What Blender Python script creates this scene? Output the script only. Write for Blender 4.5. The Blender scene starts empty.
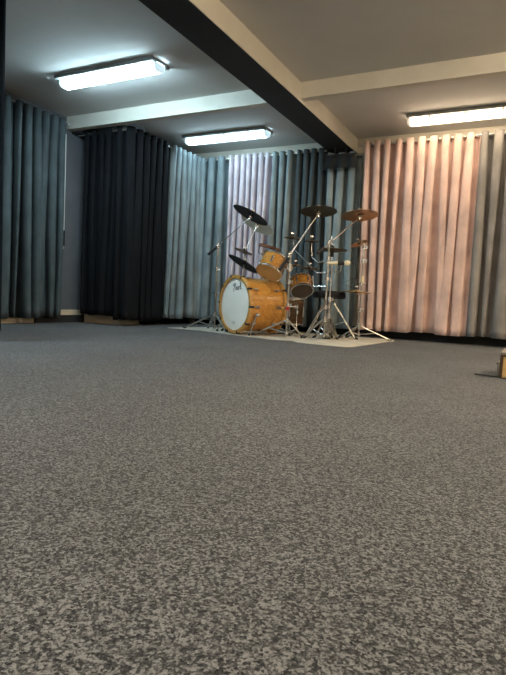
import bpy, math, random
from mathutils import Vector, Matrix
random.seed(7)
PI = math.pi
SC = bpy.context.scene
COL = SC.collection

# ------------------------------------------------------------------ camera
FPX, PITCH, ROLL, YAW, CAMH = 542.8, -0.0703, 0.049, 0.4706, 0.4013
CP, SP = math.cos(PITCH), math.sin(PITCH)
H_F = Vector((-math.sin(YAW), math.cos(YAW), 0))
C_R = Vector((math.cos(YAW), math.sin(YAW), 0))
C_F = H_F * CP + Vector((0, 0, SP))
C_U = H_F * (-SP) + Vector((0, 0, CP))
CX = C_R * math.cos(ROLL) + C_U * math.sin(ROLL)
CY = C_R * (-math.sin(ROLL)) + C_U * math.cos(ROLL)
EYE = Vector((0, 0, CAMH))
cam = bpy.data.cameras.new('camera')
cam_o = bpy.data.objects.new('camera', cam)
COL.objects.link(cam_o)
cam_o.matrix_world = Matrix((
    (CX.x, CY.x, -C_F.x, EYE.x), (CX.y, CY.y, -C_F.y, EYE.y), (CX.z, CY.z, -C_F.z, EYE.z), (0, 0, 0, 1)))
cam.sensor_fit = 'VERTICAL'
cam.sensor_height = 36
cam.lens = FPX * 36 / 675
cam.clip_start = 0.02
cam.clip_end = 60
SC.camera = cam_o

def ray(u, v):
    return C_F + CX * ((u - 253) / FPX) - CY * ((v - 337.5) / FPX)
def W(u, v, d):                      # world point seen at (u, v), d metres along the optical axis
    return EYE + ray(u, v) * d
def onfloor(u, v, z=0.0):
    r = ray(u, v)
    return EYE + r * ((z - CAMH) / r.z)

# ------------------------------------------------------------------ mesh builder
class MB:
    def __init__(s): s.v = []; s.f = []
    def add(s, vs, fs):
        b = len(s.v); s.v += [tuple(x) for x in vs]; s.f += [tuple(i + b for i in f) for f in fs]; return s
    def box(s, c, size, R=None, bev=0.0):
        c = Vector(c); R = R or Matrix.Identity(3); hx, hy, hz = size[0] / 2, size[1] / 2, size[2] / 2
        b = min(bev, hx * .9, hy * .9, hz * .9)
        if b <= 0:
            vs = [c + R @ Vector((x * hx, y * hy, z * hz)) for x in (-1, 1) for y in (-1, 1) for z in (-1, 1)]
            return s.add(vs, [(0, 1, 3, 2), (4, 6, 7, 5), (0, 4, 5, 1), (2, 3, 7, 6), (0, 2, 6, 4), (1, 5, 7, 3)])
        vs = []; idx = {}
        for x in (-1, 1):
            for y in (-1, 1):
                for z in (-1, 1):
                    for k in range(3):
                        p = [x * (hx - b), y * (hy - b), z * (hz - b)]
                        p[k] = (x, y, z)[k] * (hx, hy, hz)[k]
                        idx[(x, y, z, k)] = len(vs); vs.append(c + R @ Vector(p))
        fs = []
        for k in range(3):
            o = [i for i in range(3) if i != k]
            for sg in (-1, 1):
                q = []
                for a, bb in ((-1, -1), (1, -1), (1, 1), (-1, 1)):
                    t = [0, 0, 0]; t[k] = sg; t[o[0]] = a; t[o[1]] = bb; q.append(idx[(*t, k)])
                fs.append(tuple(q))
        for k in range(3):
            o = [i for i in range(3) if i != k]
            for a in (-1, 1):
                for bb in (-1, 1):
                    t0 = [0, 0, 0]; t0[o[0]] = a; t0[o[1]] = bb; t1 = t0[:]; t0[k] = -1; t1[k] = 1
                    fs.append((idx[(*t0, o[0])], idx[(*t1, o[0])], idx[(*t1, o[1])], idx[(*t0, o[1])]))
        for x in (-1, 1):
            for y in (-1, 1):
                for z in (-1, 1):
                    fs.append(tuple(idx[(x, y, z, k)] for k in range(3)))
        return s.add(vs, fs)
    def bx(s, x0, x1, y0, y1, z0, z1, bev=0.0):
        return s.box(((x0 + x1) / 2, (y0 + y1) / 2, (z0 + z1) / 2), (abs(x1 - x0), abs(y1 - y0), abs(z1 - z0)), None, bev)
    def lathe(s, prof, o, axis, n=32, closed=False):        # prof: (radius, height along axis)
        o = Vector(o); R = frame(axis); vs = []; fs = []; m = len(prof)
        for r, h in prof:
            for i in range(n):
                a = 2 * PI * i / n
                vs.append(o + R @ Vector((r * math.cos(a), r * math.sin(a), h)))
        for j in range(m if closed else m - 1):
            for i in range(n):
                j2 = (j + 1) % m
                fs.append((j * n + i, j * n + (i + 1) % n, j2 * n + (i + 1) % n, j2 * n + i))
        if not closed:
            if prof[0][0] > 1e-6: fs.append(tuple(range(n))[::-1])
            if prof[-1][0] > 1e-6: fs.append(tuple((m - 1) * n + i for i in range(n)))
        return s.add(vs, fs)
    def cyl(s, a, b, r0, r1=None, n=12):
        a = Vector(a); b = Vector(b); r1 = r0 if r1 is None else r1; L = (b - a).length
        return s.lathe([(r0, 0), (r1, L)], a, b - a, n)
    def tube(s, pts, r, n=8):
        pts = [Vector(p) for p in pts]; m = len(pts); vs = []; fs = []; ref = None
        for k, p in enumerate(pts):
            t = (pts[min(k + 1, m - 1)] - pts[max(k - 1, 0)]).normalized()
            if ref is None:
                ref = t.orthogonal().normalized()
            ref = (ref - t * ref.dot(t)).normalized(); bi = t.cross(ref)
            rr = r[k] if isinstance(r, (list, tuple)) else r
            for i in range(n):
                a = 2 * PI * i / n; vs.append(p + ref * (rr * math.cos(a)) + bi * (rr * math.sin(a)))
        for k in range(m - 1):
            for i in range(n): fs.append((k * n + i, k * n + (i + 1) % n, (k + 1) * n + (i + 1) % n, (k + 1) * n + i))
        fs.append(tuple(range(n))[::-1]); fs.append(tuple((m - 1) * n + i for i in range(n)))
        return s.add(vs, fs)
    def torus(s, c, axis, R0, r, n=28, k=8):
        return s.lathe([(R0 + r * math.cos(2 * PI * i / k), r * math.sin(2 * PI * i / k)) for i in range(k)], c, axis, n, True)
    def ball(s, c, r, n=12, axis=(0, 0, 1), sq=1.0):
        return s.lathe([(max(r * math.sin(PI * i / n), 0.0), -r * sq * math.cos(PI * i / n)) for i in range(n + 1)], c, axis, 14)
    def build(s, name, mat, parent=None, smooth=35, sub=None):
        me = bpy.data.meshes.new(name)
        o = bpy.data.objects.new(name, me); COL.objects.link(o)
        off = Vector((0, 0, 0))
        if parent is not None:
            o.parent = parent; off = abs_loc(parent)
        me.from_pydata([(x - off.x, y - off.y, z - off.z) for x, y, z in s.v], [], s.f)
        me.validate()
        import bmesh
        bm = bmesh.new(); bm.from_mesh(me)
        bmesh.ops.remove_doubles(bm, verts=bm.verts, dist=1e-6)
        bmesh.ops.recalc_face_normals(bm, faces=bm.faces); bm.to_mesh(me); bm.free()
        if smooth:
            for p in me.polygons: p.use_smooth = True
            me.set_sharp_from_angle(angle=math.radians(smooth))
        me.materials.append(mat)
        return o

def abs_loc(o):
    p = Vector((0, 0, 0))
    while o is not None:
        p += o.location; o = o.parent
    return p
def frame(axis):
    z = Vector(axis).normalized(); x = z.orthogonal().normalized(); y = z.cross(x)
    return Matrix((x, y, z)).transposed()
def frame2(z, up):                        # columns x, y, z with y close to up
    z = Vector(z).normalized(); y = (Vector(up) - z * Vector(up).dot(z)).normalized(); x = y.cross(z)
    return Matrix((x, y, z)).transposed()
def tag(o, label, cat, group=None, kind=None):
    if label: o['label'] = label
    if cat: o['category'] = cat
    if group: o['group'] = group
    if kind: o['kind'] = kind
    return o
def thing(name, label, cat, loc=(0, 0, 0), group=None):
    o = bpy.data.objects.new(name, None); COL.objects.link(o)
    o.empty_display_size = 0.05; o.location = loc
    return tag(o, label, cat, group)
def structure(o, label=None):
    o['kind'] = 'structure'
    if label: o['label'] = label
    return o

# ------------------------------------------------------------------ materials
def srgb(r, g, b):
    f = lambda c: (c / 12.92 if c <= .04045 else ((c + .055) / 1.055) ** 2.4)
    return (f(r / 255), f(g / 255), f(b / 255))
def mat(name, col, rough=.5, metal=0., **k):
    m = bpy.data.materials.new(name); m.use_nodes = True
    b = m.node_tree.nodes['Principled BSDF']
    b.inputs['Base Color'].default_value = (*col, 1); b.inputs['Roughness'].default_value = rough
    b.inputs['Metallic'].default_value = metal
    for kk, vv in k.items(): b.inputs[kk.replace('_', ' ')].default_value = vv
    return m
def nodes(m):
    nt = m.node_tree
    return nt, nt.nodes['Principled BSDF'], (lambda t: nt.nodes.new(t)), (lambda a, b: nt.links.new(a, b))
def noisy(m, c0, c1, scale, lo=.35, hi=.65, detail=4, stretch=(1, 1, 1), bump=0., bscale=None, bdist=.002):
    nt, b, N, L = nodes(m)
    tc = N('ShaderNodeTexCoord'); mp = N('ShaderNodeMapping'); mp.inputs['Scale'].default_value = stretch
    L(tc.outputs['Object'], mp.inputs['Vector'])
    no = N('ShaderNodeTexNoise'); no.inputs['Scale'].default_value = scale; no.inputs['Detail'].default_value = detail
    L(mp.outputs['Vector'], no.inputs['Vector'])
    r = N('ShaderNodeValToRGB'); r.color_ramp.elements[0].position = lo; r.color_ramp.elements[1].position = hi
    r.color_ramp.elements[0].color = (*c0, 1); r.color_ramp.elements[1].color = (*c1, 1)
    L(no.outputs['Fac'], r.inputs['Fac']); L(r.outputs['Color'], b.inputs['Base Color'])
    if bump:
        n2 = N('ShaderNodeTexNoise'); n2.inputs['Scale'].default_value = bscale or scale; n2.inputs['Detail'].default_value = 5
        L(mp.outputs['Vector'], n2.inputs['Vector'])
        bp = N('ShaderNodeBump'); bp.inputs['Strength'].default_value = bump; bp.inputs['Distance'].default_value = bdist
        L(n2.outputs['Fac'], bp.inputs['Height']); L(bp.outputs['Normal'], b.inputs['Normal'])
    return m
def fabric(name, col, sheen=.12, var=.25):
    m = mat(name, col, .85, 0., Sheen_Weight=sheen, Sheen_Roughness=.35, Specular_IOR_Level=.15)
    b = m.node_tree.nodes['Principled BSDF']
    b.inputs['Sheen Tint'].default_value = (*[min(1, c * 1.0 + .35) for c in col], 1)
    return noisy(m, tuple(c * (1 - var) for c in col), tuple(c * (1 + var) for c in col), 5, .3, .7, 6, (1, 1, .7), .35, 9, .012)

M = {}
M['carpet'] = mat('carpet pile', (.1, .1, .1), .95, 0., Specular_IOR_Level=.1, Sheen_Weight=.10, Sheen_Roughness=.5)
def carpet(m):
    nt, b, N, L = nodes(m)
    tc = N('ShaderNodeTexCoord')
    vals = []
    for scl, wgt in ((230, .48), (430, .32)):
        v = N('ShaderNodeTexVoronoi'); v.inputs['Scale'].default_value = scl
        L(tc.outputs['Object'], v.inputs['Vector'])
        sp = N('ShaderNodeSeparateColor'); L(v.outputs['Color'], sp.inputs['Color']); vals.append((sp.outputs['Red'], wgt))
    n0 = N('ShaderNodeTexNoise'); n0.inputs['Scale'].default_value = 80; n0.inputs['Detail'].default_value = 3
    L(tc.outputs['Object'], n0.inputs['Vector']); vals.append((n0.outputs['Fac'], .40))
    acc = None
    for o, wgt in vals:
        q = N('ShaderNodeMath'); q.operation = 'MULTIPLY_ADD'; q.inputs[1].default_value = wgt
        L(o, q.inputs[0])
        if acc is None: q.inputs[2].default_value = -.06
        else: L(acc, q.inputs[2])
        acc = q.outputs[0]
    r = N('ShaderNodeValToRGB'); e = r.color_ramp.elements
    e[0].position = .24; e[0].color = (.0085, .0098, .012, 1); e[1].position = .80; e[1].color = (.20, .206, .216, 1)
    x = e.new(.5); x.color = (.047, .050, .055, 1)
    L(acc, r.inputs['Fac'])
    c = N('ShaderNodeTexNoise'); c.inputs['Scale'].default_value = 1.6; c.inputs['Detail'].default_value = 4
    L(tc.outputs['Object'], c.inputs['Vector'])
    mr = N('ShaderNodeMapRange'); mr.inputs['From Min'].default_value = .3; mr.inputs['From Max'].default_value = .7
    mr.inputs['To Min'].default_value = .86; mr.inputs['To Max'].default_value = 1.12
    L(c.outputs['Fac'], mr.inputs['Value'])
    mx = N('ShaderNodeVectorMath'); mx.operation = 'SCALE'
    L(r.outputs['Color'], mx.inputs[0]); L(mr.outputs['Result'], mx.inputs['Scale']); L(mx.outputs['Vector'], b.inputs['Base Color'])
    bp = N('ShaderNodeBump'); bp.inputs['Strength'].default_value = .8; bp.inputs['Distance'].default_value = .006
    L(acc, bp.inputs['Height']); L(bp.outputs['Normal'], b.inputs['Normal'])
carpet(M['carpet'])
M['ceiling'] = noisy(mat('ceiling paint', (.7, .7, .68), .9), (.60, .59, .57), (.70, .69, .67), 1.3, .3, .7, 5)
M['cream'] = noisy(mat('cream gloss paint', (.7, .66, .56), .5), (.68, .65, .57), (.74, .71, .63), 6, .3, .7, 6, bump=.12, bscale=14)
M['wall'] = noisy(mat('cream wall', (.62, .58, .5), .9), (.58, .54, .46), (.66, .62, .54), 2, .3, .7)
M['grey_wall'] = noisy(mat('slate grey wall', (.1, .1, .12), .85), (.115, .12, .135), (.135, .14, .155), 3)
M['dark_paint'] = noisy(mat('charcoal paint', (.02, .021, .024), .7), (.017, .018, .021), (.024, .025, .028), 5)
M['skirt'] = noisy(mat('pale timber skirting', (.7, .58, .40), .6), (.66, .54, .38), (.76, .64, .47), 8, stretch=(1, 1, 8))
M['black'] = mat('matt black', (.012, .012, .013), .6)
M['rubber'] = mat('black rubber', (.015, .015, .016), .75)
M['pad'] = mat('black rubber cymbal', (.013, .014, .016), .62)
M['chrome'] = mat('chrome', (.70, .69, .67), .27, 1.)
M['steel'] = noisy(mat('worn chrome tube', (.5, .5, .5), .28, 1.), (.36, .35, .33), (.52, .51, .48), 20)
M['rod'] = mat('brushed rod', (.75, .74, .72), .3, 1.)
M['head'] = noisy(mat('white coated drumhead', (.7, .7, .69), .6), (.86, .83, .76), (.92, .89, .82), 5)
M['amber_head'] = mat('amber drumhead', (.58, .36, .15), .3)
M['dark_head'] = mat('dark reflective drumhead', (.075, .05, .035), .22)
M['ink'] = mat('black print', (.02, .02, .022), .5)
M['faint_ink'] = mat('faint grey print', (.32, .33, .33), .5)
M['mat'] = noisy(mat('drum mat', (.5, .46, .38), .9), (.44, .40, .33), (.56, .52, .43), 7, bump=.3, bscale=60)
M['pale_cymbal'] = noisy(mat('pale cymbal', (.72, .74, .62), .35, .0), (.82, .85, .72), (.90, .92, .80), 9)
M['cream_plastic'] = mat('cream plastic', (.72, .64, .46), .45)
M['redwood'] = noisy(mat('red brown block', (.1, .035, .02), .4), (.075, .026, .016), (.13, .045, .025), 14, stretch=(1, 6, 6))
M['box'] = noisy(mat('tan board', (.56, .36, .13), .6), (.52, .33, .12), (.62, .41, .16), 7, stretch=(1, 1, 5))
M['box_top'] = noisy(mat('grey brown lid', (.2, .17, .15), .7), (.17, .145, .13), (.25, .215, .19), 12)
M['box_edge'] = mat('dark brown edging', (.06, .032, .015), .6)
M['window_white'] = mat('white window frame', (.75, .77, .76), .4)
M['glass'] = mat('obscured window pane', (.35, .42, .45), .3)
M['seat'] = noisy(mat('black vinyl', (.012, .012, .014), .6, Specular_IOR_Level=.2), (.010, .010, .012), (.018, .018, .02), 30, bump=.15)
M['lead'] = mat('black cable', (.012, .012, .012), .6)
M['logo_red'] = mat('red badge', (.5, .03, .02), .4)
def bronze(name, col, rough):
    m = mat(name, col, rough, 1.)
    nt, b, N, L = nodes(m)
    tc = N('ShaderNodeTexCoord'); sx = N('ShaderNodeVectorMath'); sx.operation = 'LENGTH'
    L(tc.outputs['Object'], sx.inputs[0])
    w = N('ShaderNodeTexNoise'); w.noise_dimensions = '1D'; w.inputs['Scale'].default_value = 420; w.inputs['Detail'].default_value = 2
    L(sx.outputs['Value'], w.inputs['W'])
    r = N('ShaderNodeValToRGB'); r.color_ramp.elements[0].color = (*[c * .75 for c in col], 1); r.color_ramp.elements[1].color = (*[min(1, c * 1.2) for c in col], 1)
    r.color_ramp.elements[0].position = .35; r.color_ramp.elements[1].position = .65
    L(w.outputs['Fac'], r.inputs['Fac']); L(r.outputs['Color'], b.inputs['Base Color'])
    bp = N('ShaderNodeBump'); bp.inputs['Strength'].default_value = .2; bp.inputs['Distance'].default_value = .001
    L(w.outputs['Fac'], bp.inputs['Height']); L(bp.outputs['Normal'], b.inputs['Normal'])
    return m
M['bronze_dark'] = bronze('dark bronze cymbal', (.22, .15, .08), .38)
M['bronze'] = bronze('copper bronze cymbal', (.55, .31, .14), .3)
M['brass'] = bronze('bright brass cymbal', (.74, .50, .22), .3)
def maple(name, c0, c1, c2):
    m = mat(name, c1, .25, 0., Coat_Weight=.5, Coat_Roughness=.08)
    nt, b, N, L = nodes(m)
    tc = N('ShaderNodeTexCoord')
    n1 = N('ShaderNodeTexNoise'); n1.inputs['Scale'].default_value = 26; n1.inputs['Detail'].default_value = 6; n1.inputs['Roughness'].default_value = .65; n1.inputs['Distortion'].default_value = 1.2
    L(tc.outputs['Object'], n1.inputs['Vector'])
    v = N('ShaderNodeTexVoronoi'); v.inputs['Scale'].default_value = 55
    L(tc.outputs['Object'], v.inputs['Vector'])
    r = N('ShaderNodeValToRGB'); e = r.color_ramp.elements
    e[0].position = .3; e[0].color = (*c0, 1); e[1].position = .7; e[1].color = (*c2, 1); x = e.new(.5); x.color = (*c1, 1)
    L(n1.outputs['Fac'], r.inputs['Fac'])
    lt = N('ShaderNodeMapRange'); lt.inputs['From Min'].default_value = .0; lt.inputs['From Max'].default_value = .16
    lt.inputs['To Min'].default_value = .62; lt.inputs['To Max'].default_value = 1.
    L(v.outputs['Distance'], lt.inputs['Value'])
    s = N('ShaderNodeVectorMath'); s.operation = 'SCALE'
    L(r.outputs['Color'], s.inputs[0]); L(lt.outputs['Result'], s.inputs['Scale']); L(s.outputs['Vector'], b.inputs['Base Color'])
    return m
M['maple'] = maple('amber birdseye maple lacquer', (.40, .165, .026), (.54, .245, .045), (.66, .34, .08))
M['brown_shell'] = maple('dark brown lacquer', (.07, .03, .009), (.11, .05, .014), (.16, .075, .022))  # darker brown version of the amber shell colour
M['maple_hoop'] = maple('amber maple hoop', (.42, .20, .045), (.55, .28, .07), (.64, .36, .11))
M['teal'] = fabric('shade darkened teal velvet', (.070, .090, .098))  # the blue velvet's colour darkened to imitate weaker light
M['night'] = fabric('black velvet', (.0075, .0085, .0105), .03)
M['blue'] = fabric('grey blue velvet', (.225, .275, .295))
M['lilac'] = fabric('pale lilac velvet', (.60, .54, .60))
M['slate'] = fabric('slate blue velvet with fold shade', (.07, .092, .105))  # base colour darkened to imitate deep shade between the folds
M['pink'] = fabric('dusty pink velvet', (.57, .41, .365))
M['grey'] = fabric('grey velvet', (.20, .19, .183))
M['valance'] = fabric('charcoal cloth', (.022, .024, .026), .1)
def emit(name, col, s):
    m = mat(name, (.9, .9, .9), .4)
    b = m.node_tree.nodes['Principled BSDF']
    b.inputs['Emission Color'].default_value = (*col, 1); b.inputs['Emission Strength'].default_value = s
    return m
COOL, WARM = (.61, .88, 1.0), (1.0, .79, .54)
M['cool'] = emit('cool white diffuser', COOL, 12)
M['warm'] = emit('warm white diffuser', WARM, 4.5)
M['cool_back'] = emit('cool white diffuser, back row', COOL, 3.8)
M['cool_unseen'] = emit('cool white diffuser, front rows', COOL, 18)  # strong, so the unseen lamps fill curtains and kit from the front
M['warm_unseen'] = emit('warm white diffuser, front rows', WARM, 15)
M['warm_side'] = emit('warm white diffuser, side row', WARM, 48)
M['cool_cap'] = emit('translucent end cap', COOL, .14)
M['warm_cap'] = emit('ivory end cap', WARM, .12)
M['tray'] = mat('shadow grey lamp tray', (.30, .31, .31), .6)  # greyed to stand in for the shadow around each lamp

# ------------------------------------------------------------------ the room
HC = 2.5
XL, XR, YF, YB = -5.2, 3.2, -3.2, 6.86
XB0, XB1, ZB = -2.45, -2.14, 2.322
YW0, YW1, ZW = 4.943, 5.035, 2.35
structure(MB().bx(XL - .1, XR + .1, YF - .1, YB + .1, -.1, 0).build('floor', M['carpet'], None, 0), 'dark grey flecked carpet floor')
structure(MB().bx(XL - .1, XR + .1, YF - .1, YB + .1, HC, HC + .1).build('ceiling', M['ceiling'], None, 0), 'painted white ceiling')
structure(MB().bx(XL - .1, XR + .1, YB, YB + .1, 0, HC).build('wall_back', M['wall'], None, 0), 'cream back wall behind the curtains')
structure(MB().bx(XR, XR + .1, YF, YB, 0, HC).build('wall_right', M['wall'], None, 0))
structure(MB().bx(XL, XR, YF - .1, YF, 0, HC).build('wall_front', M['wall'], None, 0))
structure(MB().bx(XL - .1, XL, YF, YB, 0, HC).build('wall_left', M['grey_wall'], None, 0), 'slate grey left wall')
# piers standing out of the left wall either side of the recess
structure(MB().bx(XL, -4.55, 5.26, 5.62, 0, HC).build('wall_corner_pier', M['grey_wall'], None, 0), 'grey wall pier behind the black curtains')
structure(MB().bx(XL, -5.04, YW1, YB, ZB, HC).build('trim_1', M['dark_paint'], None, 0), 'charcoal lintel along the left wall')
structure(MB().bx(XL, -5.14, 4.5, 5.26, 0, .09).build('trim_2', M['dark_paint'], None, 0))
structure(MB().bx(XL, -5.175, 4.5, 5.26, .09, .155, .004).build('baseboard_left', M['skirt'], None), 'pale timber baseboard in the recess')
structure(MB().bx(XL, -5.18, YF, 4.5, 0, .11, .004).build('baseboard_left_front', M['skirt'], None))
b = MB().bx(-5.12, -4.53, 5.235, 5.26, 0, .165, .004).bx(-4.55, -4.53, 5.26, 5.62, .0, .165, .004)
structure(b.build('baseboard_corner', M['skirt'], None), 'pale timber baseboard round the corner pier')
structure(MB().bx(-4.2, XR, YB - .02, YB, 0, .12, .004).build('baseboard_back_shade', M['dark_paint'], None))  # dark strip stands in for the shadow below the curtain hems
# beams
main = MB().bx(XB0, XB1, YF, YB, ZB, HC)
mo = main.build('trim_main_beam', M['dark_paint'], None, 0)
structure(mo, 'deep ceiling beam with charcoal underside and cream right side')
fc = MB().bx(XB1, XB1 + .008, YF, YB, ZB + .002, HC).build('trim_face', M['cream'], mo, 0)
structure(fc, 'cream painted side')
structure(MB().bx(XL, XB0, YW0, YW1, ZW, HC).build('trim_cross_beam_left', M['cream'], None, 0), 'cream cross beam in the left bay')
structure(MB().bx(XB1 + .008, XR, YW0, YW1, ZW, HC).build('trim_cross_beam_right', M['cream'], None, 0), 'cream cross beam in the right bay')
# window in the recess, mostly behind the left curtain
w = MB()
for y0, y1, z0, z1 in ((4.2, 4.25, .9, 2.28), (4.85, 4.905, .9, 2.28), (4.2, 4.89, .9, .95), (4.2, 4.89, 2.23, 2.28), (4.53, 4.56, .95, 2.23)):
    w.bx(XL, XL + .05, y0, y1, z0, z1, .004)
wo = structure(w.build('window_1', M['window_white'], None), 'white window frame at the edge of the left curtain')
MB().bx(XL + .002, XL + .02, 4.25, 4.85, .95, 2.23).build('pane', M['glass'], wo, 0)
MB().box((XL + .075, 4.878, 1.03), (.016, .018, .19), None, .005).box((XL + .06, 4.878, 1.07), (.03, .014, .014), None, .003).build('handle', M['black'], wo)

# ------------------------------------------------------------------ ceiling lamps
def lamp(x0, x1, y, dm, cm, label, group):
    t = thing('fluorescent_light', label, 'light', ((x0 + x1) / 2, y, HC), group)
    MB().bx(x0, x1, y - .125, y + .125, HC - .036, HC, .008).build('lamp_shadow_tray', M['tray'], t)  # wide grey margin imitates the lamp's shadow on the ceiling
    prof = [(-.062, .0), (-.066, -.02), (-.058, -.045), (-.035, -.058), (.035, -.058), (.058, -.045), (.066, -.02), (.062, 0)]
    v = [(x, y + a, HC - .035 + h) for x in (x0 + .035, x1 - .035) for a, h in prof]
    n = len(prof)
    f = [(i, i + 1, n + i + 1, n + i) for i in range(n - 1)] + [tuple(range(n)), tuple(range(2 * n - 1, n - 1, -1))]
    MB().add(v, f).build('diffuser', dm, t, 50)
    for xa, xb, sg in ((x0 + .035, x0, -1), (x1 - .035, x1, 1)):
        vs = [(xx, y + a * k, HC - .035 + h * k) for xx, k in ((xa, 1.03), (xa + sg * .025, 1.0), (xb, .82)) for a, h in prof]
        fs = [(j * n + i, j * n + i + 1, (j + 1) * n + i + 1, (j + 1) * n + i) for j in range(2) for i in range(n - 1)] + [tuple(range(2 * n, 3 * n))]
        MB().add(vs, fs).build('end_cap', cm, t, 50)
    for k in (.2, .5, .8):
        for s in (-1, 1):
            MB().box((x0 + (x1 - x0) * k, y + s * .071, HC - .044), (.022, .012, .03), None, .003).build('clip', M['chrome'], t)
    return t
G1 = 'ceiling batten lamps'
lamp(-4.34, -3.13, 4.07, M['cool'], M['cool_cap'], 'cool white batten lamp in front of the left cross beam', G1)
lamp(-4.25, -3.04, 6.13, M['cool_back'], M['cool_cap'], 'cool white batten lamp above the blue and lilac curtains', G1)
lamp(-1.38, -.17, 6.25, M['warm'], M['warm_cap'], 'warm white batten lamp above the pink curtains', G1)
lamp(-4.34, -3.13, 1.3, M['cool_unseen'], M['cool_cap'], 'unseen cool white batten lamp nearest the viewer, left of the deep beam', G1)  # lamps from here down are out of view, placed to light the room
lamp(-4.34, -3.13, -.6, M['cool_unseen'], M['cool_cap'], 'added unseen cool fill lamp behind the viewer, left of the deep beam', G1)  # extra lamp added for frontal fill on curtains and kit
lamp(-.9, .31, 2.0, M['warm_unseen'], M['warm_cap'], 'unseen warm white batten lamp overhead near the viewer, right of the deep beam', G1)
lamp(-.9, .31, -.6, M['warm_unseen'], M['warm_cap'], 'added unseen warm fill lamp behind the viewer, right of the deep beam', G1)  # added behind the view as warm fill from the front
lamp(.75, 1.96, 6.25, M['warm'], M['warm_cap'], 'added unseen warm fill lamp farther right along the pink curtain row', G1)  # extra lamp added to light the pink curtains from the right
lamp(1.0, 2.21, 4.0, M['warm_side'], M['warm_cap'], 'unseen warm white batten lamp far right in front of the cross beam', G1)

# ------------------------------------------------------------------ curtains
def poly_eval(path):
    pts = [Vector((x, y, 0)) for x, y in path]
    seg = [(pts[i + 1] - pts[i]).length for i in range(len(pts) - 1)]; L = sum(seg)
    def at(s):
        s = min(max(s, 0), L); i = 0
        while i < len(seg) - 1 and s > seg[i]: s -= seg[i]; i += 1
        t = (pts[i + 1] - pts[i]).normalized()
        return pts[i] + t * s, t
    return L, at
def rounded(path, r=.10, n=6):
    out = [path[0]]
    for i in range(1, len(path) - 1):
        p = Vector(path[i]); a = (Vector(path[i - 1]) - p); c = (Vector(path[i + 1]) - p)
        ra = min(r, a.length * .5, c.length * .5); a = p + a.normalized() * ra; c = p + c.normalized() * ra
        for k in range(n + 1):
            t = k / n; q = a * (1 - t) ** 2 + p * (2 * t * (1 - t)) + c * t * t; out.append((q.x, q.y))
    return out + [path[-1]]
ring_me = None
def curtain(label, m, path, zrod, zhem, pleats, amp=.084, seed=0, group=None, rings=True, head=.024, flare=0., side=1, name='curtain', lean=0., irr=1.):
    global ring_me
    rnd = random.Random(seed)
    path = rounded(path); L, at = poly_eval(path)
    p0, _ = at(L / 2)
    t = thing(name, label, 'curtain', (p0.x, p0.y, zhem), group)
    nu, nv = pleats * 22, 28
    ks = [rnd.uniform(.8, 1.22) for _ in range(2 * pleats + 2)]
    kb = [rnd.uniform(.35, 1.35) for _ in range(2 * pleats + 2)]
    ph1, ph2, ph3 = (rnd.uniform(0, 2 * PI) for _ in range(3))
    vs, fs = [], []
    for j in range(nv + 1):
        tt = j / nv; z = zrod + head + (zhem - zrod - head) * tt
        dr = max(0., tt - .06) ** .8
        for i in range(nu + 1):
            x = i / nu
            e = min(1, x * 8, (1 - x) * 8)
            w = irr * dr * e * (.042 * math.sin(2 * PI * x * pleats * .37 + ph1 + tt * 1.1) + .030 * math.sin(2 * PI * x * pleats * .71 + ph2 - tt * 1.6)) * (8 / pleats) ** .5
            q = x * pleats * 2; k = int(q); fr = q - k
            a = (ks[k] * (1 - fr) + ks[k + 1] * fr) * (1 - dr) + (kb[k] * (1 - fr) + kb[k + 1] * fr) * dr
            s = L * min(max(x + w, 0), 1) - (L / pleats) * (.16 + .06 * a * dr) * math.sin(4 * PI * x * pleats) * e + lean * tt * (1 - x * .0)
            sn = math.sin(2 * PI * x * pleats)
            f = math.copysign(abs(sn) ** .9, sn)
            f += dr * .22 * math.sin(2 * PI * x * pleats * 2 + ph3 + tt * 2) * e
            P, T = at(s); Nn = Vector((T.y, -T.x, 0)) * side
            off = amp * a * f * (1 + flare * tt) + .012 * dr * math.sin(tt * 5 + x * 7 + ph2)
            P = P + Nn * off
            vs.append((P.x, P.y, z + (0.008 * math.sin(x * 9 + ph1) * tt if tt > .8 else 0)))
    for j in range(nv):
        for i in range(nu):
            a = j * (nu + 1) + i; fs.append((a, a + 1, a + nu + 2, a + nu + 1))
    fab = MB().add(vs, fs).build('drape', m, t, 180)
    so = fab.modifiers.new('thickness', 'SOLIDIFY'); so.thickness = .004
    if rings:
        for k in range(2 * pleats):
            P, T = at(L * (k + .5 - .5 + .0001 + (0 if k else .01)) / (2 * pleats) if k else L * .02 / pleats)
            if ring_me is None:
                o = MB().torus((0, 0, 0), (1, 0, 0), .024, .0055, 18, 6).build('eyelet', M['chrome'], None, 60)
                ring_me = o.data
            else:
                o = bpy.data.objects.new('eyelet', ring_me); COL.objects.link(o)
            o.parent = t; o.location = Vector((P.x, P.y, zrod)) - t.location
            o.rotation_euler = (0, 0, math.atan2(T.y, T.x))
    return t
def pole(label, path, z, brackets, ends=True):
    path = rounded(path, .08)
    t = thing('curtain_rod', label, 'curtain rod', (path[0][0], path[0][1], z))
    MB().tube([(x, y, z) for x, y in path], .0125, 10).build('pole', M['rod'], t)
    for x, y, x2, y2 in brackets:
        d = Vector((x2 - x, y2 - y, 0)).normalized()
        MB().cyl((x, y, z), (x2, y2, z), .006, .006, 8).cyl(Vector((x2, y2, z)) - d * .006, (x2, y2, z), .022, .022, 14).torus((x, y, z), (d.y, -d.x, 0), .016, .004, 12, 6).build('bracket', M['rod'], t)
    if ends:
        for x, y in (path[0], path[-1]):
            MB().ball((x, y, z), .022).build('finial', M['rod'], t)
    return t

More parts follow.
